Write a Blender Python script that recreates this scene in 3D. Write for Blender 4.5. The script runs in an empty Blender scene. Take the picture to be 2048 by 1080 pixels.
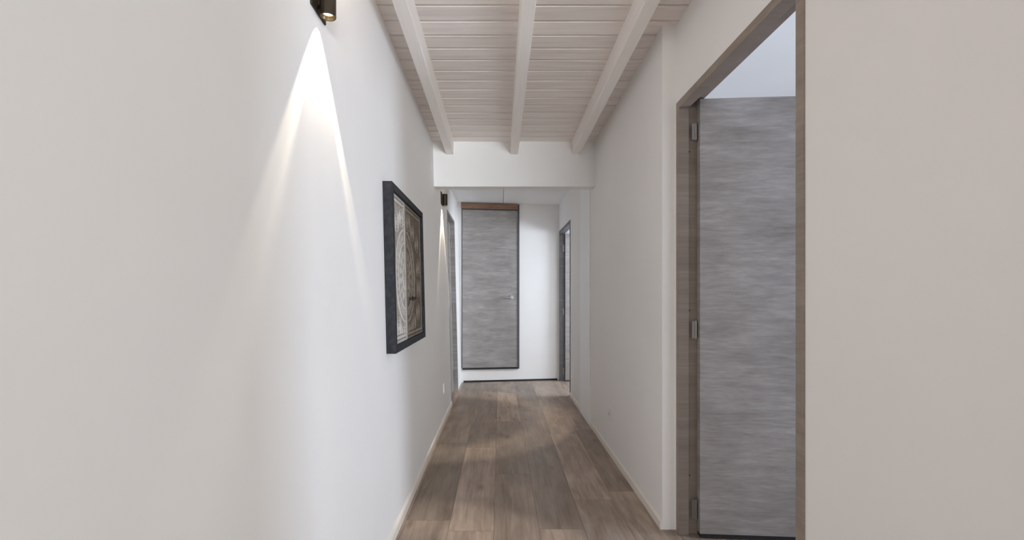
import bpy, bmesh, math, random
from mathutils import Vector, Matrix
random.seed(7)
SC = bpy.context.scene
COL = SC.collection

# ------------------------------------------------------------------ camera, world, light, exposure
EYE = 1.13
cd = bpy.data.cameras.new('camera'); cam = bpy.data.objects.new('camera', cd); COL.objects.link(cam)
cd.sensor_width = 36.0
cd.lens = 36.0 * 940 / 2048
cd.shift_x = 24 / 2048; cd.shift_y = 48 / 2048
cd.clip_start = 0.02
cam.location = (0, 0, EYE); cam.rotation_euler = (math.pi / 2, 0, 0)
SC.camera = cam
SC.view_settings.view_transform = 'Standard'
SC.view_settings.look = 'None'
SC.view_settings.gamma = 1.0
SC.view_settings.use_curve_mapping = False
SC.view_settings.exposure = 0.0
try:
    SC.cycles.use_denoising = True
    SC.cycles.denoiser = 'OPENIMAGEDENOISE'
    SC.cycles.max_bounces = 10
    SC.cycles.diffuse_bounces = 8
    SC.cycles.sample_clamp_indirect = 4.0
    SC.cycles.caustics_reflective = False
    SC.cycles.caustics_refractive = False
except Exception:
    pass
w = bpy.data.worlds.new('world'); SC.world = w; w.use_nodes = True
bg = w.node_tree.nodes['Background']
bg.inputs[0].default_value = (0.80, 0.88, 1.0, 1); bg.inputs[1].default_value = 0.8


def area(name, loc, target, sx, sy, power, color, spread=180):
    l = bpy.data.lights.new(name, 'AREA'); l.shape = 'RECTANGLE'; l.size = sx; l.size_y = sy
    l.energy = power; l.color = color; l.spread = math.radians(spread)
    o = bpy.data.objects.new(name, l); COL.objects.link(o); o.location = loc
    d = Vector(target) - Vector(loc)
    o.rotation_euler = d.to_track_quat('-Z', 'Y').to_euler()
    return o

# area lights in the window openings; the living room pair is added, unseen fill
WX0, WX1 = 0.82, 3.18                            # the living room window, unseen, added for its light
area('fill_living_room', ((WX0 + WX1) / 2, -6.48, 1.0), (0.45 + (WX0 + WX1) / 9, 0, 1.3), WX1 - WX0 - 0.06, 1.75, 66, (0.93, 0.985, 1.02), 60)  # unseen window light, added to brighten the corridor from behind
area('fill_living_side', (-2.60, -4.7, 1.25), (0, -4.7, 1.25), 2.6, 1.7, 80, (1.0, 0.955, 0.90))  # unseen side light, added to brighten the right wall
area('daylight_near_room', (3.22, 1.66, 1.20), (0, 1.66, 1.20), 0.60, 1.7, 45, (0.74, 0.84, 1.0))
area('daylight_far_room', (2.74, 5.45, 1.48), (0, 5.45, 1.48), 0.9, 0.68, 76, (0.79, 0.885, 1.0))

# ------------------------------------------------------------------ helpers
def new_mat(name, rough=0.6, metal=0.0, color=(0.5, 0.5, 0.5), spec=0.5):
    m = bpy.data.materials.new(name); m.use_nodes = True
    b = m.node_tree.nodes['Principled BSDF']
    b.inputs['Base Color'].default_value = (*color, 1)
    b.inputs['Roughness'].default_value = rough
    b.inputs['Metallic'].default_value = metal
    b.inputs['Specular IOR Level'].default_value = spec
    return m, m.node_tree.nodes, m.node_tree.links, b

def ramp(N, stops, interp='LINEAR'):
    r = N.new('ShaderNodeValToRGB'); e = r.color_ramp; e.interpolation = interp
    while len(e.elements) < len(stops): e.elements.new(0.5)
    for el, (p, c) in zip(e.elements, stops):
        el.position = p; el.color = (*c, 1) if len(c) == 3 else c
    return r

def mix(N, L, a, b, f, mode='MIX'):
    m = N.new('ShaderNodeMix'); m.data_type = 'RGBA'; m.blend_type = mode
    if isinstance(f, (int, float)): m.inputs[0].default_value = f
    else: L.new(f, m.inputs[0])
    for s, v in ((6, a), (7, b)):
        if isinstance(v, tuple): m.inputs[s].default_value = (*v, 1)
        else: L.new(v, m.inputs[s])
    return m.outputs[2]

def math_n(N, L, op, a, b=None, c=None):
    m = N.new('ShaderNodeMath'); m.operation = op
    for i, v in enumerate((a, b, c)):
        if v is None: continue
        if isinstance(v, (int, float)): m.inputs[i].default_value = v
        else: L.new(v, m.inputs[i])
    return m.outputs[0]

def coords(N, L, scale=(1, 1, 1), obj=True, src=None):
    mp = N.new('ShaderNodeMapping')
    mp.inputs['Scale'].default_value = scale
    if src is None:
        tc = N.new('ShaderNodeTexCoord'); src = tc.outputs['Object']
    L.new(src, mp.inputs[0]); return mp.outputs[0]

def noise(N, L, vec, scale, detail=4, rough=0.55, dist=0.0):
    n = N.new('ShaderNodeTexNoise'); n.inputs['Scale'].default_value = scale
    n.inputs['Detail'].default_value = detail; n.inputs['Roughness'].default_value = rough
    n.inputs['Distortion'].default_value = dist
    L.new(vec, n.inputs['Vector']); return n.outputs['Fac']

def bump(N, L, b, h, strength, dist=0.01):
    bp = N.new('ShaderNodeBump'); bp.inputs['Strength'].default_value = strength
    bp.inputs['Distance'].default_value = dist
    L.new(h, bp.inputs['Height']); L.new(bp.outputs[0], b.inputs['Normal'])

# ---- materials
def mat_paint(name, c, rough=0.75):
    m, N, L, b = new_mat(name, rough, 0, c, 0.3)
    v = coords(N, L)
    n1 = noise(N, L, v, 1.3, 3)
    c0 = tuple(x * 0.975 for x in c); c1 = tuple(min(1, x * 1.02) for x in c)
    r = ramp(N, [(0.3, c0), (0.7, c1)]); L.new(n1, r.inputs[0]); L.new(r.outputs[0], b.inputs['Base Color'])
    bump(N, L, b, noise(N, L, v, 160, 3), 0.06, 0.002)
    return m
M_WALL = mat_paint('wall_paint', (0.865, 0.855, 0.845))
M_PLASTER = mat_paint('ceiling_paint', (0.86, 0.855, 0.85))
M_BASE = mat_paint('baseboard_paint', (0.82, 0.77, 0.70), 0.5)
M_WHITE = mat_paint('window_and_light_strip_paint', (0.91, 0.93, 0.96), 0.5)  # bluish white paints daylight into the wall strip; window frames share it

def mat_boards():
    m, N, L, b = new_mat('whitewashed_boards', 0.6, 0, (0.7, 0.66, 0.63), 0.3)
    tc = N.new('ShaderNodeTexCoord'); sx = N.new('ShaderNodeSeparateXYZ'); L.new(tc.outputs['Object'], sx.inputs[0])
    idx = math_n(N, L, 'FLOOR', math_n(N, L, 'DIVIDE', sx.outputs[1], BOARD))
    wn = N.new('ShaderNodeTexWhiteNoise'); wn.noise_dimensions = '1D'; L.new(idx, wn.inputs['W'])
    off = N.new('ShaderNodeCombineXYZ'); L.new(math_n(N, L, 'MULTIPLY', wn.outputs[0], 30), off.inputs[0])
    L.new(math_n(N, L, 'MULTIPLY', wn.outputs[0], 11), off.inputs[2])
    va = N.new('ShaderNodeVectorMath'); va.operation = 'ADD'; L.new(tc.outputs['Object'], va.inputs[0]); L.new(off.outputs[0], va.inputs[1])
    g = noise(N, L, coords(N, L, (1.0, 15, 1), src=va.outputs[0]), 2.0, 5, 0.6, 0.5)
    r = ramp(N, [(0.30, (0.80, 0.735, 0.69)), (0.5, (0.90, 0.835, 0.79)), (0.70, (0.95, 0.90, 0.865))]); L.new(g, r.inputs[0])
    tint = ramp(N, [(0, (0.93, 0.93, 0.93)), (1, (1.0, 1.0, 1.0))]); L.new(wn.outputs[0], tint.inputs[0])
    c = mix(N, L, r.outputs[0], tint.outputs[0], 1.0, 'MULTIPLY')
    fr_ = math_n(N, L, 'MULTIPLY', math_n(N, L, 'FRACT', math_n(N, L, 'DIVIDE', math_n(N, L, 'ADD', sx.outputs[1], 0.0045), BOARD)), BOARD)
    joint = math_n(N, L, 'MULTIPLY', math_n(N, L, 'LESS_THAN', fr_, 0.0105), 0.62)     # darker brown along each board joint
    L.new(mix(N, L, c, (0.30, 0.25, 0.21), joint), b.inputs['Base Color'])
    bump(N, L, b, g, 0.25, 0.004)
    return m
BOARD = 0.1165
M_BOARDS = mat_boards()

def mat_beam():
    m, N, L, b = new_mat('painted_beam_wood', 0.55, 0, (0.7, 0.66, 0.63), 0.35)
    g = noise(N, L, coords(N, L, (30, 1.0, 30)), 2.0, 5, 0.6, 0.4)
    r = ramp(N, [(0.3, (0.89, 0.84, 0.80)), (0.7, (0.94, 0.90, 0.87))]); L.new(g, r.inputs[0]); L.new(r.outputs[0], b.inputs['Base Color'])
    bump(N, L, b, g, 0.2, 0.004)
    return m
M_BEAM = mat_beam()

def mat_floor():
    m, N, L, b = new_mat('vinyl_plank_floor', 0.42, 0, (0.2, 0.16, 0.13), 0.4)
    PW, PL = 0.218, 1.22
    tc = N.new('ShaderNodeTexCoord'); s = N.new('ShaderNodeSeparateXYZ'); L.new(tc.outputs['Object'], s.inputs[0])
    xs = math_n(N, L, 'DIVIDE', math_n(N, L, 'ADD', s.outputs[0], 0.030), PW)
    ix = math_n(N, L, 'FLOOR', xs); fx = math_n(N, L, 'FRACT', xs)
    wn = N.new('ShaderNodeTexWhiteNoise'); wn.noise_dimensions = '1D'; L.new(ix, wn.inputs['W'])
    ys = math_n(N, L, 'ADD', math_n(N, L, 'DIVIDE', s.outputs[1], PL), wn.outputs[0])
    iy = math_n(N, L, 'FLOOR', ys); fy = math_n(N, L, 'FRACT', ys)
    cid = N.new('ShaderNodeCombineXYZ'); L.new(ix, cid.inputs[0]); L.new(iy, cid.inputs[1])
    w2 = N.new('ShaderNodeTexWhiteNoise'); w2.noise_dimensions = '3D'; L.new(cid.outputs[0], w2.inputs['Vector'])
    # per-plank shifted grain
    off = N.new('ShaderNodeVectorMath'); off.operation = 'MULTIPLY_ADD'
    L.new(w2.outputs['Color'], off.inputs[0]); off.inputs[1].default_value = (17, 23, 9); L.new(tc.outputs['Object'], off.inputs[2])
    g1 = noise(N, L, coords(N, L, (16, 1.1, 1), src=off.outputs[0]), 1.6, 8, 0.62, 0.9)
    g2 = noise(N, L, coords(N, L, (5, 1.5, 1), src=off.outputs[0]), 2.2, 5, 0.6, 0.4)
    g3 = noise(N, L, coords(N, L, (60, 3, 1), src=off.outputs[0]), 2.0, 4, 0.6)
    base = ramp(N, [(0.30, (0.135, 0.095, 0.070)), (0.44, (0.255, 0.196, 0.155)), (0.56, (0.355, 0.283, 0.231)), (0.72, (0.48, 0.40, 0.34))])
    mixg = math_n(N, L, 'ADD', math_n(N, L, 'MULTIPLY', g1, 0.5), math_n(N, L, 'ADD', math_n(N, L, 'MULTIPLY', g2, 0.35), math_n(N, L, 'MULTIPLY', g3, 0.15)))
    L.new(mixg, base.inputs[0])
    tone = ramp(N, [(0, (0.74, 0.735, 0.73)), (1, (1.20, 1.19, 1.18))]); L.new(w2.outputs['Value'], tone.inputs[0])
    c = mix(N, L, base.outputs[0], tone.outputs[0], 1.0, 'MULTIPLY')
    # knots
    vo = N.new('ShaderNodeTexVoronoi'); vo.inputs['Scale'].default_value = 1.0; vo.feature = 'F1'
    L.new(coords(N, L, (6.5, 2.6, 1), src=off.outputs[0]), vo.inputs['Vector'])
    kn = ramp(N, [(0.03, (0.50, 0.46, 0.44)), (0.16, (1, 1, 1))]); L.new(vo.outputs['Distance'], kn.inputs[0])
    c = mix(N, L, c, kn.outputs[0], 0.75, 'MULTIPLY')
    # seams
    ex = math_n(N, L, 'MINIMUM', fx, math_n(N, L, 'SUBTRACT', 1.0, fx))
    ey = math_n(N, L, 'MULTIPLY', math_n(N, L, 'MINIMUM', fy, math_n(N, L, 'SUBTRACT', 1.0, fy)), PL / PW)
    e = math_n(N, L, 'MINIMUM', ex, ey)
    sm = ramp(N, [(0.0, (0.60, 0.57, 0.55)), (0.014, (1, 1, 1))]); L.new(e, sm.inputs[0])
    c = mix(N, L, c, sm.outputs[0], 1.0, 'MULTIPLY')
    L.new(c, b.inputs['Base Color'])
    rr = ramp(N, [(0.3, (0.36,) * 3), (0.7, (0.50,) * 3)]); L.new(g1, rr.inputs[0]); L.new(rr.outputs[0], b.inputs['Roughness'])
    bump(N, L, b, sm.outputs[0], 0.3, 0.002)
    return m
M_FLOOR = mat_floor()

def mat_laminate(name, dark, mid, light, across=0):
    """grey weathered-oak laminate; grain runs along the leaf's width (x for across=0, y for across=1)"""
    m, N, L, b = new_mat(name, 0.5, 0, mid, 0.35)
    sc1 = (3.0, 1, 20) if across == 0 else (1, 3.0, 20)
    sc2 = (14, 1, 110) if across == 0 else (1, 14, 110)
    sc3 = (3.5, 1, 5.5) if across == 0 else (1, 3.5, 5.5)
    g1 = noise(N, L, coords(N, L, sc1), 1.4, 7, 0.62, 0.5)
    g2 = noise(N, L, coords(N, L, sc2), 1.0, 5, 0.65)
    g3 = noise(N, L, coords(N, L, sc3), 1.2, 3, 0.5)
    f = math_n(N, L, 'ADD', math_n(N, L, 'MULTIPLY', g1, 0.45), math_n(N, L, 'ADD', math_n(N, L, 'MULTIPLY', g2, 0.3), math_n(N, L, 'MULTIPLY', g3, 0.25)))
    r = ramp(N, [(0.33, dark), (0.5, mid), (0.67, light)]); L.new(f, r.inputs[0]); L.new(r.outputs[0], b.inputs['Base Color'])
    bump(N, L, b, g2, 0.08, 0.002)
    return m
M_LEAF = mat_laminate('grey_wood_laminate', (0.20, 0.180, 0.170), (0.300, 0.280, 0.272), (0.42, 0.40, 0.392))
M_LEAF_SIDE = mat_laminate('grey_wood_laminate_side', (0.20, 0.180, 0.170), (0.300, 0.280, 0.272), (0.42, 0.40, 0.392), 1)
M_FRAME = mat_laminate('grey_brown_frame_laminate', (0.20, 0.165, 0.14), (0.265, 0.222, 0.192), (0.34, 0.295, 0.26), 1)
M_DKFRAME = mat_laminate('dark_grey_frame_laminate', (0.10, 0.10, 0.105), (0.15, 0.15, 0.158), (0.21, 0.21, 0.22), 1)
M_REDWOOD = mat_laminate('reddish_lintel_wood', (0.16, 0.085, 0.055), (0.26, 0.145, 0.095), (0.40, 0.25, 0.17))
M_DARK = new_mat('dark_edge', 0.6, 0, (0.075, 0.075, 0.085))[0]
M_BLACK = new_mat('black_gap_strip', 0.7, 0, (0.012, 0.012, 0.014))[0]
M_CHROME = new_mat('chrome', 0.18, 1.0, (0.85, 0.85, 0.85))[0]
M_STEEL = new_mat('satin_steel', 0.42, 0.8, (0.27, 0.255, 0.23))[0]
M_SCREW = new_mat('dark_screw', 0.5, 0.6, (0.03, 0.025, 0.02))[0]
M_PLATE = new_mat('outlet_plastic', 0.4, 0, (0.84, 0.83, 0.80))[0]
M_SLOT = new_mat('outlet_slot', 0.6, 0, (0.05, 0.05, 0.05))[0]
M_BRONZE = new_mat('dark_bronze', 0.45, 0.6, (0.035, 0.026, 0.018))[0]
M_GOLD = new_mat('bronze_gold_inner', 0.35, 0.9, (0.32, 0.22, 0.10))[0]

def mat_emit(name, c, s):
    m = bpy.data.materials.new(name); m.use_nodes = True; N = m.node_tree.nodes; L = m.node_tree.links
    N.remove(N['Principled BSDF']); e = N.new('ShaderNodeEmission'); e.inputs[0].default_value = (*c, 1); e.inputs[1].default_value = s
    L.new(e.outputs[0], N['Material Output'].inputs[0])
    try: m.cycles.emission_sampling = 'NONE'
    except Exception: pass
    return m
M_LED = mat_emit('lamp_lens', (1.0, 0.90, 0.72), 4.0)

def mat_charcoal():
    m, N, L, b = new_mat('charcoal_frame_wood', 0.6, 0, (0.05, 0.052, 0.058), 0.12)
    g = noise(N, L, coords(N, L, (8, 8, 8)), 6.0, 5)
    r = ramp(N, [(0.3, (0.017, 0.018, 0.022)), (0.7, (0.036, 0.038, 0.045))]); L.new(g, r.inputs[0]); L.new(r.outputs[0], b.inputs['Base Color'])
    bump(N, L, b, g, 0.3, 0.003)
    return m
M_CHAR = mat_charcoal()

def mat_carved(name, low, high, wash):
    m, N, L, b = new_mat(name, 0.7, 0, high, 0.25)
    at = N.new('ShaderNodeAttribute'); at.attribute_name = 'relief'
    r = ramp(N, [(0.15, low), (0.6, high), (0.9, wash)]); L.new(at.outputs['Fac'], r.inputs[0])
    g = noise(N, L, coords(N, L), 14, 5, 0.6)
    t = ramp(N, [(0.3, (0.80, 0.76, 0.70)), (0.7, (1.10, 1.09, 1.08))]); L.new(g, t.inputs[0])
    L.new(mix(N, L, r.outputs[0], t.outputs[0], 1.0, 'MULTIPLY'), b.inputs['Base Color'])
    return m
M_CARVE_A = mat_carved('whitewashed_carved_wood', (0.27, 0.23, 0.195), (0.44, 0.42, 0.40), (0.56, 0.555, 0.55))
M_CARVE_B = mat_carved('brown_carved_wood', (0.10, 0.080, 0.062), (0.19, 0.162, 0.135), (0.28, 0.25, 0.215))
M_GLASS, _n, _l, _b = new_mat('window_glass', 0.02, 0, (0.95, 0.97, 1.0))
_b.inputs['Transmission Weight'].default_value = 1.0

# ---- mesh builders
class MB:
    def __init__(s): s.bm = bmesh.new()
    def box(s, x0, x1, y0, y1, z0, z1):
        v = [s.bm.verts.new(p) for p in ((x0,y0,z0),(x1,y0,z0),(x1,y1,z0),(x0,y1,z0),(x0,y0,z1),(x1,y0,z1),(x1,y1,z1),(x0,y1,z1))]
        for f in ((3,2,1,0),(4,5,6,7),(0,1,5,4),(1,2,6,5),(2,3,7,6),(3,0,4,7)): s.bm.faces.new([v[i] for i in f])
        return s
    def prism(s, pts, axis, a0, a1):
        """closed polygon pts extruded along axis ('x','y','z')"""
        def P(p, a):
            return {'x': (a, p[0], p[1]), 'y': (p[0], a, p[1]), 'z': (p[0], p[1], a)}[axis]
        A = [s.bm.verts.new(P(p, a0)) for p in pts]; B = [s.bm.verts.new(P(p, a1)) for p in pts]
        n = len(pts)
        for i in range(n): s.bm.faces.new((A[i], A[(i+1) % n], B[(i+1) % n], B[i]))
        s.bm.faces.new(A[::-1]); s.bm.faces.new(B)
        return s
    def lathe(s, prof, c, axis='z', n=32, closed=False):
        """prof: list of (r, h) revolved round axis through c"""
        rings = []
        for r, h in prof:
            ring = []
            for k in range(n):
                a = 2 * math.pi * k / n; u, v = r * math.cos(a), r * math.sin(a)
                q = {'z': (u, v, h), 'x': (h, u, v), 'y': (u, h, v)}[axis]
                ring.append(s.bm.verts.new((c[0]+q[0], c[1]+q[1], c[2]+q[2])))
            rings.append(ring)
        m = len(rings)
        for i in range(m if closed else m - 1):
            a, b = rings[i], rings[(i+1) % m]
            for k in range(n): s.bm.faces.new((a[k], a[(k+1) % n], b[(k+1) % n], b[k]))
        if not closed:
            s.bm.faces.new(rings[0][::-1]); s.bm.faces.new(rings[-1])
        return s
    def tube(s, pts, r, n=12):
        pts = [Vector(p) for p in pts]; rings = []
        for i, p in enumerate(pts):
            d = (pts[min(i+1, len(pts)-1)] - pts[max(i-1, 0)]).normalized()
            q = d.to_track_quat('Z', 'Y')
            rr = r[i] if isinstance(r, (list, tuple)) else r
            rings.append([s.bm.verts.new(p + q @ Vector((rr*math.cos(2*math.pi*k/n), rr*math.sin(2*math.pi*k/n), 0))) for k in range(n)])
        for a, b in zip(rings, rings[1:]):
            for k in range(n): s.bm.faces.new((a[k], a[(k+1) % n], b[(k+1) % n], b[k]))
        s.bm.faces.new(rings[0][::-1]); s.bm.faces.new(rings[-1]); return s
    def map(s, f):
        for v in s.bm.verts: v.co = f(v.co)
        return s
    def build(s, name, mat, parent=None, bevel=0, smooth=False, **props):
        bmesh.ops.recalc_face_normals(s.bm, faces=s.bm.faces)
        me = bpy.data.meshes.new(name); s.bm.to_mesh(me); s.bm.free()
        me.materials.append(mat)
        if smooth:
            for p in me.polygons: p.use_smooth = True
        o = bpy.data.objects.new(name, me); COL.objects.link(o)
        if smooth:
            try: me.set_sharp_from_angle(angle=math.radians(40))
            except Exception: pass
        if parent is not None:
            o.parent = parent
            bpy.context.view_layer.update()
            q = parent
            o.matrix_parent_inverse = q.matrix_world.inverted()
        if bevel:
            b = o.modifiers.new('bevel', 'BEVEL'); b.width = bevel; b.segments = 2; b.limit_method = 'ANGLE'
        for k, v in props.items(): o[k] = v
        return o

def empty(name, loc, **props):
    o = bpy.data.objects.new(name, None); COL.objects.link(o); o.location = loc; o.empty_display_size = 0.1
    for k, v in props.items(): o[k] = v
    bpy.context.view_layer.update()
    return o

S = 'structure'
# ------------------------------------------------------------------ key dimensions (metres)
def lw(z): return -0.492 - 0.0235 * z            # corridor face of the slightly leaning left wall
def shear(co): return Vector((co.x + lw(co.z), co.y, co.z))   # local x = distance off the left wall
def cz(y): return 2.4155 - 0.0255 * (y - 2.254)  # board ceiling, falling gently away
RX, RXN, RXB = 0.778, 0.843, 0.945               # right wall far face, near face, room side
JOG = 2.254
Y0 = 0.10                                        # where the corridor opens to the living room
HY0, HY1, HZ = 3.84, 3.95, 2.008                 # header
FC = 2.30                                        # flat ceiling past the header
def endw(co):                                    # local u along end wall, v depth (away), z
    d = Vector((1.262, 0.172, 0)).normalized(); n = Vector((-d.y, d.x, 0))
    return Vector((-0.50, 6.0, 0)) + d * co.x + n * co.y + Vector((0, 0, co.z))

# ------------------------------------------------------------------ shell
MB().box(-2.75, 3.4, -6.7, 7.0, -0.10, 0.0).build('floor', M_FLOOR, kind=S, label='grey-brown wood-look plank floor', category='floor')

# left wall with door opening y 4.755..5.505, z..1.975
DL0, DL1, DLZ = 4.755, 5.505, 1.985
MB().box(-0.12, 0, Y0, DL0, 0, 2.62).box(-0.12, 0, DL1, 6.25, 0, 2.62).box(-0.12, 0, DL0, DL1, DLZ, 2.62).map(shear) \
    .build('wall_left', M_WALL, kind=S, label='long pale left wall of the corridor', category='wall')
MB().box(-0.16, -0.125, DL0 - 0.1, DL1 + 0.1, 0, 2.2).map(shear).build('wall_closet_back', M_WALL, kind=S)

# right wall: near part (door opening y 1.298..2.222), corridor part, far part with doorway
A0, A1, AZ = 1.298, 2.235, 2.036                 # outer edges of the near door frame
B0, B1, BZ = 5.19, 6.135, 1.950                  # outer edges of the far right door frame
m = MB()
m.box(RXN, RXB, Y0, A0, 0, 2.62)
m.box(RXN, RXB, A1, JOG, 0, 2.62)
m.box(RXN, 0.885, A0, A1, AZ, 2.62).box(0.885, RXB, A0, A1, 2.072, 2.62)
m.box(RX, RXB, JOG, B0, 0, 2.62)
m.box(RX, RXB, B0, B1, BZ, 2.62)
m.box(RX, RXB, B1, 6.9, 0, 2.62)
m.build('wall_right', M_WALL, kind=S, label='pale right wall of the corridor with two doorways', category='wall')

# end wall (slightly skewed)
MB().box(-0.12, 1.42, 0, 0.12, 0, 2.62).map(endw).build('wall_end', M_WALL, kind=S, label='white end wall of the corridor', category='wall')
MB().box(0.035, 1.262, -0.006, 0.0, 0.0, 0.022).map(endw).build('end_gap_shade', M_BLACK, kind=S, label='thin black strip for the shadow gap at the foot of the end wall', category='baseboard')  # black strip puts the shadow gap under the end wall into colour

# header across the corridor
MB().prism([(lw(HZ) - 0.03, HZ), (RX + 0.02, HZ), (RX + 0.02, 2.6), (lw(2.6) - 0.03, 2.6)], 'y', HY0, HY1) \
    .build('wall_header', M_PLASTER, kind=S, label='white dropped header crossing the corridor under the beams', category='header')

# board ceiling: V-grooved boards laid across the corridor
bm = MB()
yb = math.floor(Y0 / BOARD) * BOARD
prof = []
g = 0.0035
while yb < HY0 + 0.02:
    y1 = yb + BOARD
    for (yy, dz) in ((yb, 0.009), (yb + 0.0045, 0.009), (yb + 0.0055, 0.0075), (yb + 0.0125, 0.0), (y1 - 0.002, 0.0)):
        if Y0 <= yy <= HY0 + 0.02: prof.append((yy, cz(yy) + dz))
    yb = y1
prof = [(Y0, cz(Y0))] + prof + [(HY0 + 0.02, cz(HY0) + 0.009), (HY0 + 0.02, 2.62), (Y0, 2.62)]
cb = bm.prism(prof, 'x', -0.60, 0.90).build('ceiling', M_BOARDS, kind=S, label='whitewashed tongue-and-groove board ceiling over the front of the corridor', category='ceiling')
# flat panels past the header, with a thin joint
MB().box(-0.60, 0.040, HY1, 6.6, FC, FC + 0.04).box(0.0445, 0.90, HY1, 6.6, FC, FC + 0.04).box(-0.6, 0.9, HY1, 6.6, FC + 0.02, FC + 0.06) \
    .build('ceiling_panel', M_PLASTER, kind=S, label='flat white ceiling panels past the header', category='ceiling')

# baseboards
def bb(co): return shear(co)
MB().prism([(0, 0), (0.011, 0), (0.011, 0.038), (0.006, 0.046), (0, 0.046)], 'y', Y0, DL0).map(bb) \
    .build('baseboard_left', M_BASE, kind=S, label='low cream baseboard along the left wall', category='baseboard')
def rb(y0, y1, x=RX):
    return MB().prism([(x, 0), (x - 0.010, 0), (x - 0.010, 0.038), (x - 0.005, 0.046), (x, 0.046)], 'y', y0, y1)
rb(JOG, 4.03).build('baseboard_right', M_BASE, kind=S, label='low cream baseboard along the right wall before the painted daylight strip', category='baseboard')
rb(4.51, B0).build('baseboard_right_far', M_BASE, kind=S, label='short baseboard between the painted daylight strip and the far right doorway', category='baseboard')
# pale bluish board standing in for a patch of daylight on the right wall
MB().box(RX - 0.012, RX, 4.03, 4.50, 0, FC).build('painted_daylight_strip', M_WHITE, bevel=0.002, kind=S, label='vertical patch of daylight done as a pale board on the right wall just past the header', category='painted_light')

# ---- the unseen surroundings that carry the light: living room behind with the added fill, daylit rooms at the right
m = MB()
m.box(-2.75, -0.492, Y0, Y0 + 0.12, 0, 2.7)                     # returns either side of the corridor mouth
m.box(RXB, 3.4, Y0 - 0.12, Y0, 0, 2.7)
m.build('wall_living_front_unseen', M_WALL, kind=S)
m = MB(); m.box(-2.75, WX0, -6.7, -6.55, 0, 2.7).box(WX1, 3.4, -6.7, -6.55, 0, 2.7).box(WX0, WX1, -6.7, -6.55, 0, 0.10).box(WX0, WX1, -6.7, -6.55, 1.90, 2.7)
m.build('wall_living_back_unseen', M_WALL, kind=S)
m = MB(); m.box(-2.75, -2.65, -6.55, -6.05, 0, 2.7).box(-2.75, -2.65, -3.35, Y0, 0, 2.7).box(-2.75, -2.65, -6.05, -3.35, 0, 0.35).box(-2.75, -2.65, -6.05, -3.35, 2.15, 2.7)
m.build('wall_living_left', M_WALL, kind=S)
MB().box(3.3, 3.4, -6.55, Y0 - 0.12, 0, 2.7).build('wall_living_right', M_WALL, kind=S)
MB().box(-2.75, 3.4, -6.7, Y0, 2.62, 2.7).build('ceiling_living', M_PLASTER, kind=S)
# near room x .945..3.3, y -1.2..3.9
m = MB()
m.box(3.3, 3.4, Y0, 1.34, 0, 2.62).box(3.3, 3.4, 1.98, 3.9, 0, 2.62).box(3.3, 3.4, 1.34, 1.98, 0, 0.30).box(3.3, 3.4, 1.34, 1.98, 2.10, 2.62)
m.box(RXB, 3.4, 3.9, 4.0, 0, 2.62)
m.build('wall_near_room', M_WALL, kind=S)
MB().box(RXB, 3.4, Y0, 6.9, 2.50, 2.62).build('ceiling_side_rooms', M_PLASTER, kind=S, label='plain white ceiling of the room behind the near right door', category='ceiling')
m = MB()
m.box(2.8, 2.9, 4.0, 4.98, 0, 2.5).box(2.8, 2.9, 5.92, 6.9, 0, 2.5).box(2.8, 2.9, 4.98, 5.92, 0, 1.12).box(2.8, 2.9, 4.98, 5.92, 1.84, 2.5).box(RXB, 2.9, 6.8, 6.9, 0, 2.5)
m.build('wall_far_room', M_WALL, kind=S)
def window(n, axis, at, a0, a1, z0, z1, panes):
    t = 0.045
    m = MB()
    def bx(p0, p1, q0, q1):
        if axis == 'x': m.box(at, at + 0.05, p0, p1, q0, q1)
        else: m.box(p0, p1, at, at + 0.05, q0, q1)
    bx(a0, a1, z0, z0 + t); bx(a0, a1, z1 - t, z1)
    for k in range(panes + 1):
        c = a0 + (a1 - a0 - t) * k / panes; bx(c, c + t, z0 + t, z1 - t)
    m.build('window_%d' % n, M_WHITE, kind=S)  # window_1 and window_2 are unseen, added for the fill lights
window(1, 'y', -6.66, WX0, WX1, 0.10, 1.90, 3)  # unseen opening added for the fill light behind the camera
window(2, 'x', -2.74, -6.05, -3.35, 0.35, 2.15, 3)  # unseen opening added for the side fill light
window(3, 'x', 3.33, 1.34, 1.98, 0.30, 2.10, 1)
window(4, 'x', 2.83, 4.98, 5.92, 1.12, 1.84, 1)

# ------------------------------------------------------------------ ceiling beams
def beam(x0, x1, label):
    d = 0.105; c = 0.004
    m = MB()
    ya, yb_ = Y0, HY0
    pts = [(x0, 0.015), (x0, -d + c), (x0 + c, -d), (x1 - c, -d), (x1, -d + c), (x1, 0.015)]
    A = [m.bm.verts.new((px, ya, cz(ya) + pz)) for px, pz in pts]
    B = [m.bm.verts.new((px, yb_, cz(yb_) + pz)) for px, pz in pts]
    for i in range(6): m.bm.faces.new((A[i], A[(i+1) % 6], B[(i+1) % 6], B[i]))
    m.bm.faces.new(A[::-1]); m.bm.faces.new(B)
    m.build('ceiling_beam', M_BEAM, kind=S, label=label, category='beam', group='painted beams under the board ceiling')
beam(-0.440, -0.378, 'painted ceiling beam beside the left wall, leftmost of the three')
beam(0.086, 0.148, 'painted ceiling beam running down the middle of the board ceiling')
beam(0.588, 0.652, 'painted ceiling beam beside the right wall, rightmost of the three')

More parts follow.
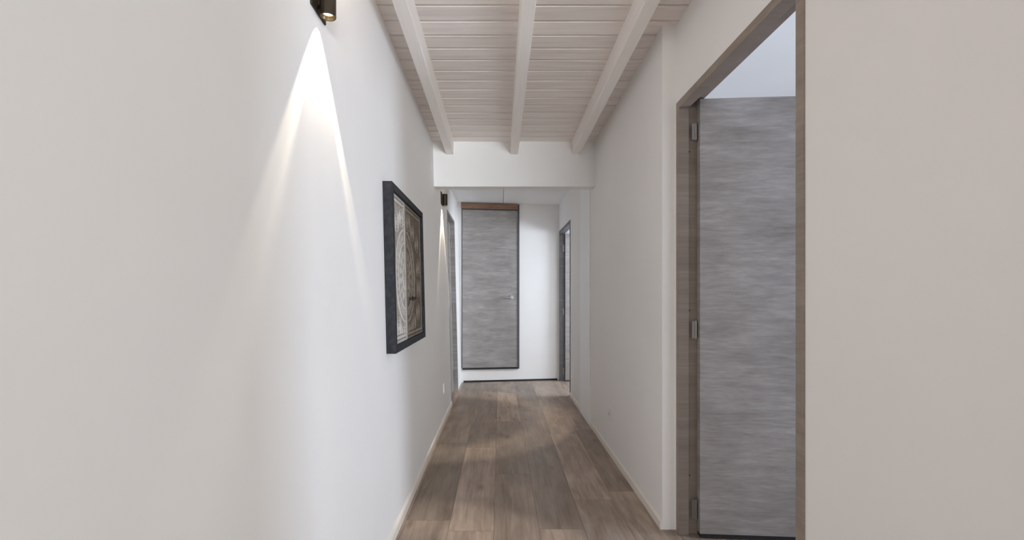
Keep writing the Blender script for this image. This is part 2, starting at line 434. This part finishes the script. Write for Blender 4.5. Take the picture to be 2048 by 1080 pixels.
# ------------------------------------------------------------------ hinge + lever helpers
def hinge(parent, x, y, z, h, mat=M_STEEL, axis_leaves='x', wdt=0.026, r=0.006):
    m = MB()
    n = 5
    for k in range(n):
        z0 = z - h / 2 + h * k / n
        m.lathe([(r, z0 + 0.0006), (r, z0 + h / n - 0.0006)], (x, y, 0), 'z', 14)
    m.lathe([(r * 0.6, z - h / 2 - 0.004), (r * 0.6, z + h / 2 + 0.004)], (x, y, 0), 'z', 12)
    if axis_leaves == 'x': m.box(x - wdt, x + 0.002, y - 0.001, y + 0.0015, z - h / 2, z + h / 2)
    else: m.box(x - 0.001, x + 0.0015, y - wdt, y + wdt, z - h / 2, z + h / 2)
    return m.build('hinge', mat, parent, smooth=True)

# ------------------------------------------------------------------ near right doorway (door_1)
d1 = empty('door_1', (0.90, A1 - 0.03, 0), kind=S, label='tall grey wood-grain door standing open in the near right doorway', category='door')
ft = 0.034; FX = RXN - 0.006
m = MB()
m.box(FX, 0.885, A0, A0 + ft, 0, AZ).box(FX, 0.885, A1 - ft, A1, 0, AZ).box(FX, 0.885, A0 + ft, A1 - ft, AZ - ft, AZ)
m.box(0.885, RXB + 0.004, A0, A0 + ft - 0.014, 0, AZ + 0.036).box(0.885, RXB + 0.004, A1 - ft + 0.014, A1, 0, AZ + 0.036).box(0.885, RXB + 0.004, A0 + ft - 0.014, A1 - ft + 0.014, AZ + 0.002, AZ + 0.036)
fr = m.build('door_frame', M_FRAME, d1, bevel=0.0015)
for zz in (0.275, 1.052, 1.80):
    MB().lathe([(0.0032, -0.0012), (0.0032, 0.002)], (0.893, A1 - ft + 0.014, zz), 'y', 12).build('screw', M_SCREW, fr)
# leaf, opened into the room a few degrees short of square
ang = math.radians(-4.0)
piv = Vector((0.944, A1 - ft + 0.008, 0))
def leafmap(co):
    c, s_ = math.cos(ang), math.sin(ang)
    return Vector((piv.x + co.x * c - co.y * s_, piv.y + co.x * s_ + co.y * c, co.z))
leaf = MB().box(-0.018, 0.815, -0.040, -0.0, 0.022, 2.032).map(leafmap).build('door_leaf', M_LEAF, d1, bevel=0.0015)
MB().box(-0.016, 0.813, -0.0385, -0.002, 0.006, 0.022).map(leafmap).build('gap_shade_strip', M_BLACK, d1, label='black strip for the dark gap under the door')  # added black strip gives the gap below the leaf its shade
MB().lathe([(0.025, -0.048), (0.025, -0.040)], (0.765, 0, 1.05), 'y', 28).tube([(0.765, -0.045, 1.05), (0.765, -0.085, 1.05), (0.755, -0.092, 1.05), (0.65, -0.092, 1.05)], 0.009).map(leafmap) \
    .build('door_handle', M_CHROME, leaf, smooth=True)
for zz, hh in ((1.888, 0.076), (0.963, 0.080), (0.125, 0.090)):
    hinge(d1, 0.917, A1 - ft - 0.004, zz, hh, wdt=0.020, r=0.0065)

# ------------------------------------------------------------------ end door (door_2), raised above the floor
d2 = empty('door_2', tuple(endw(Vector((0.37, 0, 0.17)))), kind=S, label='grey wood-grain door with chrome lever, raised above the floor in the end wall', category='door')
def emap(dx): return lambda co: endw(Vector((co.x + 0.5 + dx, co.y, co.z)))
E0, E1, EZ0, EZ1 = -0.482, 0.235, 0.185, 2.205
leaf2 = MB().box(E0, E1, -0.012, 0.0, EZ0, EZ1).map(emap(0)).build('door_leaf', M_LEAF, d2, bevel=0.001)
MB().box(E0 - 0.010, E0, -0.014, 0, EZ0, EZ1 + 0.02).box(E1, E1 + 0.020, -0.020, 0, 0.165, EZ1 + 0.08).map(emap(0)).build('door_frame', M_DARK, d2, label='dark narrow side strips')  # narrow dark strips down both sides of the leaf
MB().box(E0, E1, -0.020, 0, 0.163, EZ0).map(emap(0)).build('bottom_edge', M_BLACK, d2, label='black bottom edge')
MB().box(E0 - 0.015, E1, -0.026, 0, EZ1 + 0.018, EZ1 + 0.088).map(emap(0)).build('lintel', M_REDWOOD, d2, bevel=0.003, label='reddish bare wood lintel')
MB().box(E0, E1, -0.010, 0, EZ1, EZ1 + 0.018).map(emap(0)).build('top_edge', M_DARK, d2)
hx, hz = 0.158, 1.087
MB().lathe([(0.024, -0.020), (0.026, -0.017), (0.026, -0.012)], (hx, 0, hz), 'y', 28) \
    .tube([(hx, -0.018, hz), (hx, -0.055, hz), (hx - 0.008, -0.062, hz), (hx - 0.11, -0.062, hz - 0.002)], [0.009, 0.009, 0.009, 0.007]).map(emap(0)) \
    .build('door_handle', M_CHROME, leaf2, smooth=True, label='chrome lever handle')

# ------------------------------------------------------------------ far left door (door_3), closed
d3 = empty('door_3', tuple(shear(Vector((0, (DL0 + DL1) / 2, 0)))), kind=S, label='closed grey door in the left wall before the end wall', category='door')
m = MB(); f3 = 0.03
m.box(-0.10, 0.005, DL0, DL0 + f3, 0, DLZ).box(-0.10, 0.005, DL1 - f3, DL1, 0, DLZ).box(-0.10, 0.005, DL0 + f3, DL1 - f3, DLZ - f3, DLZ)
m.map(shear).build('door_frame', M_LEAF_SIDE, d3, bevel=0.001)
MB().box(-0.085, -0.045, DL0 + f3 + 0.003, DL1 - f3 - 0.003, 0.012, DLZ - f3 - 0.004).map(shear).build('door_leaf', M_LEAF_SIDE, d3, bevel=0.001)
for zz in (1.73, 0.97, 0.2):
    q = shear(Vector((-0.036, DL1 - f3 - 0.008, zz)))
    hinge(d3, q.x, q.y, q.z, 0.085, axis_leaves='y', wdt=0.006)
for zz in (1.72, 0.975):
    MB().box(0.005, 0.009, DL0 + 0.004, DL0 + 0.028, zz - 0.04, zz + 0.04).map(shear).build('strike_plate', M_STEEL, d3)

# ------------------------------------------------------------------ far right doorway (door_4), leaf open
d4 = empty('door_4', (0.86, B1 - 0.03, 0), kind=S, label='grey door open inside the far right doorway by the end wall', category='door')
m = MB(); FX4 = RX - 0.005
m.box(FX4, 0.845, B0, B0 + ft, 0, BZ).box(FX4, 0.845, B1 - ft, B1, 0, BZ).box(FX4, 0.845, B0 + ft, B1 - ft, BZ - ft, BZ)
m.build('door_frame', M_DKFRAME, d4, bevel=0.001)
MB().box(0.842, 1.62, B1 - ft - 0.045, B1 - ft - 0.006, 0.02, 1.905).build('door_leaf', M_LEAF, d4, bevel=0.001)
for zz in (1.72, 0.90, 0.13):
    hinge(d4, 0.832, B1 - ft - 0.008, zz, 0.085, wdt=0.02)

# ------------------------------------------------------------------ wall sconces
def sconce_profile(l, strength):
    """reflector beam: dim centre, bright rim near 29 deg, clean cutoff"""
    l.use_nodes = True; N = l.node_tree.nodes; L = l.node_tree.links
    e = N.get('Emission') or N.new('ShaderNodeEmission')
    tc = N.new('ShaderNodeTexCoord'); s = N.new('ShaderNodeSeparateXYZ'); L.new(tc.outputs['Normal'], s.inputs[0])
    a = math_n(N, L, 'ARCCOSINE', math_n(N, L, 'MINIMUM', math_n(N, L, 'ABSOLUTE', s.outputs[2]), 0.99999))
    f = math_n(N, L, 'DIVIDE', a, math.radians(40))
    r = ramp(N, [(0.0, (0.22,) * 3), (21.5 / 40, (0.25,) * 3), (25.5 / 40, (1,) * 3), (27.6 / 40, (0.72,) * 3), (30.6 / 40, (0.60,) * 3), (32.2 / 40, (0.0,) * 3)])
    L.new(f, r.inputs[0])
    L.new(math_n(N, L, 'MULTIPLY', r.outputs[0], strength), e.inputs['Strength'])

def sconce(y, zb, label, power, up):
    h = 0.105; r = 0.0225; off = 0.0325; pz = zb; zb = zb - 0.012
    base = shear(Vector((0, y, zb + h / 2)))
    cx = base.x + off
    t = empty('wall_sconce', (base.x, y, zb), label=label, category='wall lamp', group='bronze wall sconces on the left wall')
    MB().box(0, 0.006, y - 0.055, y + 0.055, pz - 0.006, pz + h + 0.006).map(lambda c: shear(c)).build('back_plate', M_BRONZE, t, bevel=0.002)
    MB().box(base.x + 0.004, cx - r + 0.002, y - 0.012, y + 0.012, zb + 0.03, zb + h - 0.03).build('arm', M_BRONZE, t)
    MB().lathe([(r, zb), (r, zb + h), (r - 0.003, zb + h), (r - 0.003, zb)], (cx, y, 0), 'z', 48, closed=True).build('lamp_body', M_BRONZE, t, smooth=True)
    for sgn, z in ((1, zb), (-1, zb + h)):
        MB().lathe([(r - 0.0035, z + sgn * 0.001), (r - 0.0032, z + sgn * 0.001), (0.0140, z + sgn * 0.010), (0.0130, z + sgn * 0.014), (r - 0.004, z + sgn * 0.015)], (cx, y, 0), 'z', 40, closed=True) \
            .build('reflector', M_GOLD, t, smooth=True)
        MB().lathe([(0.0136, z + sgn * 0.0105), (0.0136, z + sgn * 0.0125)], (cx, y, 0), 'z', 32).build('lens', M_LED, t)
        l = bpy.data.lights.new('sconce_beam', 'SPOT'); l.energy = power if sgn > 0 else up
        l.spot_size = math.radians(66); l.spot_blend = 0.02; l.shadow_soft_size = 0.006; l.color = (1.0, 0.86, 0.66)
        sconce_profile(l, 1.0)
        o = bpy.data.objects.new('sconce_beam', l); COL.objects.link(o)
        o.location = (cx, y, z + sgn * 0.004)
        o.rotation_euler = (0, 0, 0) if sgn > 0 else (math.pi, 0, 0)
sconce(1.385, 1.958, 'bronze up-and-down wall sconce nearest the camera, casting a light cone on the left wall', 66, 500)
sconce(4.33, 1.955, 'small bronze wall sconce on the left wall just past the header', 78, 50)

# ------------------------------------------------------------------ carved door panel picture on the left wall
PY0, PY1, PZ0, PZ1, PT = 2.118, 2.960, 0.860, 1.640, 0.044
pic = empty('framed_carving', tuple(shear(Vector((0, (PY0 + PY1) / 2, PZ0)))), label='dark framed wall carving of two small carved wood doors on the left wall', category='wall art')
def flatshear(co):   # hangs along the wall's lean
    return shear(co)
bw = 0.034
m = MB()
m.box(0, PT, PY0, PY0 + bw, PZ0, PZ1).box(0, PT, PY1 - bw, PY1, PZ0, PZ1).box(0, PT, PY0 + bw, PY1 - bw, PZ0, PZ0 + bw).box(0, PT, PY0 + bw, PY1 - bw, PZ1 - bw, PZ1)
m.map(flatshear).build('frame', M_CHAR, pic, bevel=0.002)
MB().box(0, 0.010, PY0 + bw, PY1 - bw, PZ0 + bw, PZ1 - bw).map(flatshear).build('backing', M_CHAR, pic)
SPLIT = 2.462; CY, CZ = SPLIT, 1.222
def relief(y, z, ya, yb2):
    """0..1 carved height: ringed medallion over both leaves, petals, beaded border and corner scrolls"""
    za, zb = PZ0 + bw, PZ1 - bw
    e = min(y - ya, yb2 - y, z - za, zb - z)
    if e < 0.012: return 0.80
    if e < 0.016: return 0.15
    if e < 0.034:
        return 0.45 + 0.4 * math.cos((y if min(z - za, zb - z) < 0.034 and min(y - ya, yb2 - y) >= min(z - za, zb - z) else z) * 2 * math.pi / 0.016) * math.sin((e - 0.016) / 0.018 * math.pi)
    if e < 0.039: return 0.15
    dy, dz = y - CY, z - CZ; r = math.hypot(dy, dz); a = math.atan2(dz, dy)
    if r < 0.245:
        if r > 0.232: return 0.95
        if r > 0.222: return 0.2
        if r > 0.180: return 0.45 + 0.45 * abs(math.cos(a * 18)) * math.sin((r - 0.180) / 0.042 * math.pi)
        if r > 0.168: return 0.9
        if r > 0.160: return 0.15
        if r > 0.085:
            p = abs(math.sin(a * 8)); q = math.sin((r - 0.085) / 0.075 * math.pi)
            return 0.25 + 0.7 * max(0, q * (0.25 + p)) * (0.6 if abs(p - 0.5) < 0.12 else 1)
        if r > 0.075: return 0.9
        return 0.4 + 0.4 * math.cos(r * 2 * math.pi / 0.018) * abs(math.cos(a * 5))
    # corner field: scrolls around points above and below the medallion
    s = 1 if dz > 0 else -1
    best = 0.3
    for (oy, oz) in ((-0.20, 0.255), (-0.09, 0.295), (0.09, 0.295), (0.20, 0.255), (0.33, 0.20), (0.36, 0.06)):
        yy, zz = dy - oy, dz - s * oz; rr = math.hypot(yy, zz); aa = math.atan2(zz, yy)
        if rr < 0.055:
            best = max(best, 0.35 + 0.55 * math.cos((rr / 0.017 - aa / (2 * math.pi)) * 2 * math.pi))
    best = max(best, 0.30 + 0.22 * math.sin(y * 190) * math.sin(z * 190))
    return best
def panel(ya, yb2, x0, mat, name, label):
    za, zb = PZ0 + bw, PZ1 - bw; st = 0.0028
    ny = int((yb2 - ya) / st); nz = int((zb - za) / st)
    m = MB(); vals = []
    grid = []
    for j in range(nz + 1):
        row = []
        for i in range(ny + 1):
            y = ya + (yb2 - ya) * i / ny; z = za + (zb - za) * j / nz
            h = max(0, min(1, relief(y, z, ya, yb2))); vals.append(h)
            row.append(m.bm.verts.new((x0 + 0.007 * h, y, z)))
        grid.append(row)
    for j in range(nz):
        for i in range(ny):
            m.bm.faces.new((grid[j][i], grid[j][i+1], grid[j+1][i+1], grid[j+1][i]))
    # closed back so that the panel is solid
    c = [grid[0], grid[-1], [r_[0] for r_ in grid], [r_[-1] for r_ in grid]]
    B = [m.bm.verts.new(p) for p in ((x0 - 0.012, ya, za), (x0 - 0.012, yb2, za), (x0 - 0.012, yb2, zb), (x0 - 0.012, ya, zb))]
    vals += [0, 0, 0, 0]
    m.bm.faces.new(B)
    m.bm.faces.new(c[0] + [B[1], B[0]]); m.bm.faces.new(c[1][::-1] + [B[3], B[2]])
    m.bm.faces.new(c[2][::-1] + [B[0], B[3]]); m.bm.faces.new(c[3] + [B[2], B[1]])
    m.map(flatshear)
    o = m.build(name, mat, pic, label=label)
    at = o.data.attributes.new('relief', 'FLOAT', 'POINT')
    for k, v in enumerate(vals): at.data[k].value = v
    return o
panel(PY0 + bw + 0.001, SPLIT - 0.008, 0.024, M_CARVE_A, 'carved_panel', 'whitewashed carved panel')
panel(SPLIT + 0.006, PY1 - bw - 0.001, 0.024, M_CARVE_B, 'carved_panel', 'browner carved panel')
# latch: staple, ring and hasp on the farther panel
ly, lz, lx = 2.600, 1.105, 0.033
lat = MB()
lat.lathe([(0.013, lx), (0.013, lx + 0.004), (0.006, lx + 0.010)], (0, ly, lz), 'x', 20)
for dy in (-0.075, 0.085): lat.lathe([(0.009, lx), (0.009, lx + 0.004), (0.004, lx + 0.008)], (0, ly + dy, lz), 'x', 16)
lat.tube([(lx + 0.007, ly - 0.075, lz), (lx + 0.009, ly - 0.035, lz - 0.005), (lx + 0.009, ly, lz)], 0.0028, 8)
lat.tube([(lx + 0.009, ly, lz), (lx + 0.009, ly + 0.045, lz - 0.004), (lx + 0.007, ly + 0.085, lz)], 0.0028, 8)
lat.map(flatshear).build('latch', M_SCREW, pic, smooth=True, label='dark metal latch')

# ------------------------------------------------------------------ outlets
def outlet(side, y, z, label):
    w_, h_ = 0.068, 0.084
    if side < 0: f = shear; base = shear(Vector((0, y, z - h_ / 2)))
    else: f = lambda co: Vector((RX - co.x, co.y, co.z)); base = Vector((RX, y, z - h_ / 2))
    t = empty('power_outlet', tuple(base), label=label, category='outlet', group='white wall outlets low on the corridor walls')
    MB().box(0, 0.006, y - w_ / 2, y + w_ / 2, z - h_ / 2, z + h_ / 2).map(f).build('cover_plate', M_PLATE, t, bevel=0.002)
    MB().box(0.006, 0.009, y - 0.022, y + 0.022, z - 0.026, z + 0.026).map(f).build('socket', M_PLATE, t, bevel=0.001)
    m = MB()
    for dy in (-0.009, 0.009): m.box(0.009, 0.0095, y + dy - 0.002, y + dy + 0.002, z - 0.010, z + 0.010)
    m.map(f).build('slot', M_SLOT, t)
outlet(-1, 4.17, 0.292, 'small white outlet low on the left wall near the far left door')
outlet(1, 3.31, 0.287, 'small white outlet low on the right wall before the header')
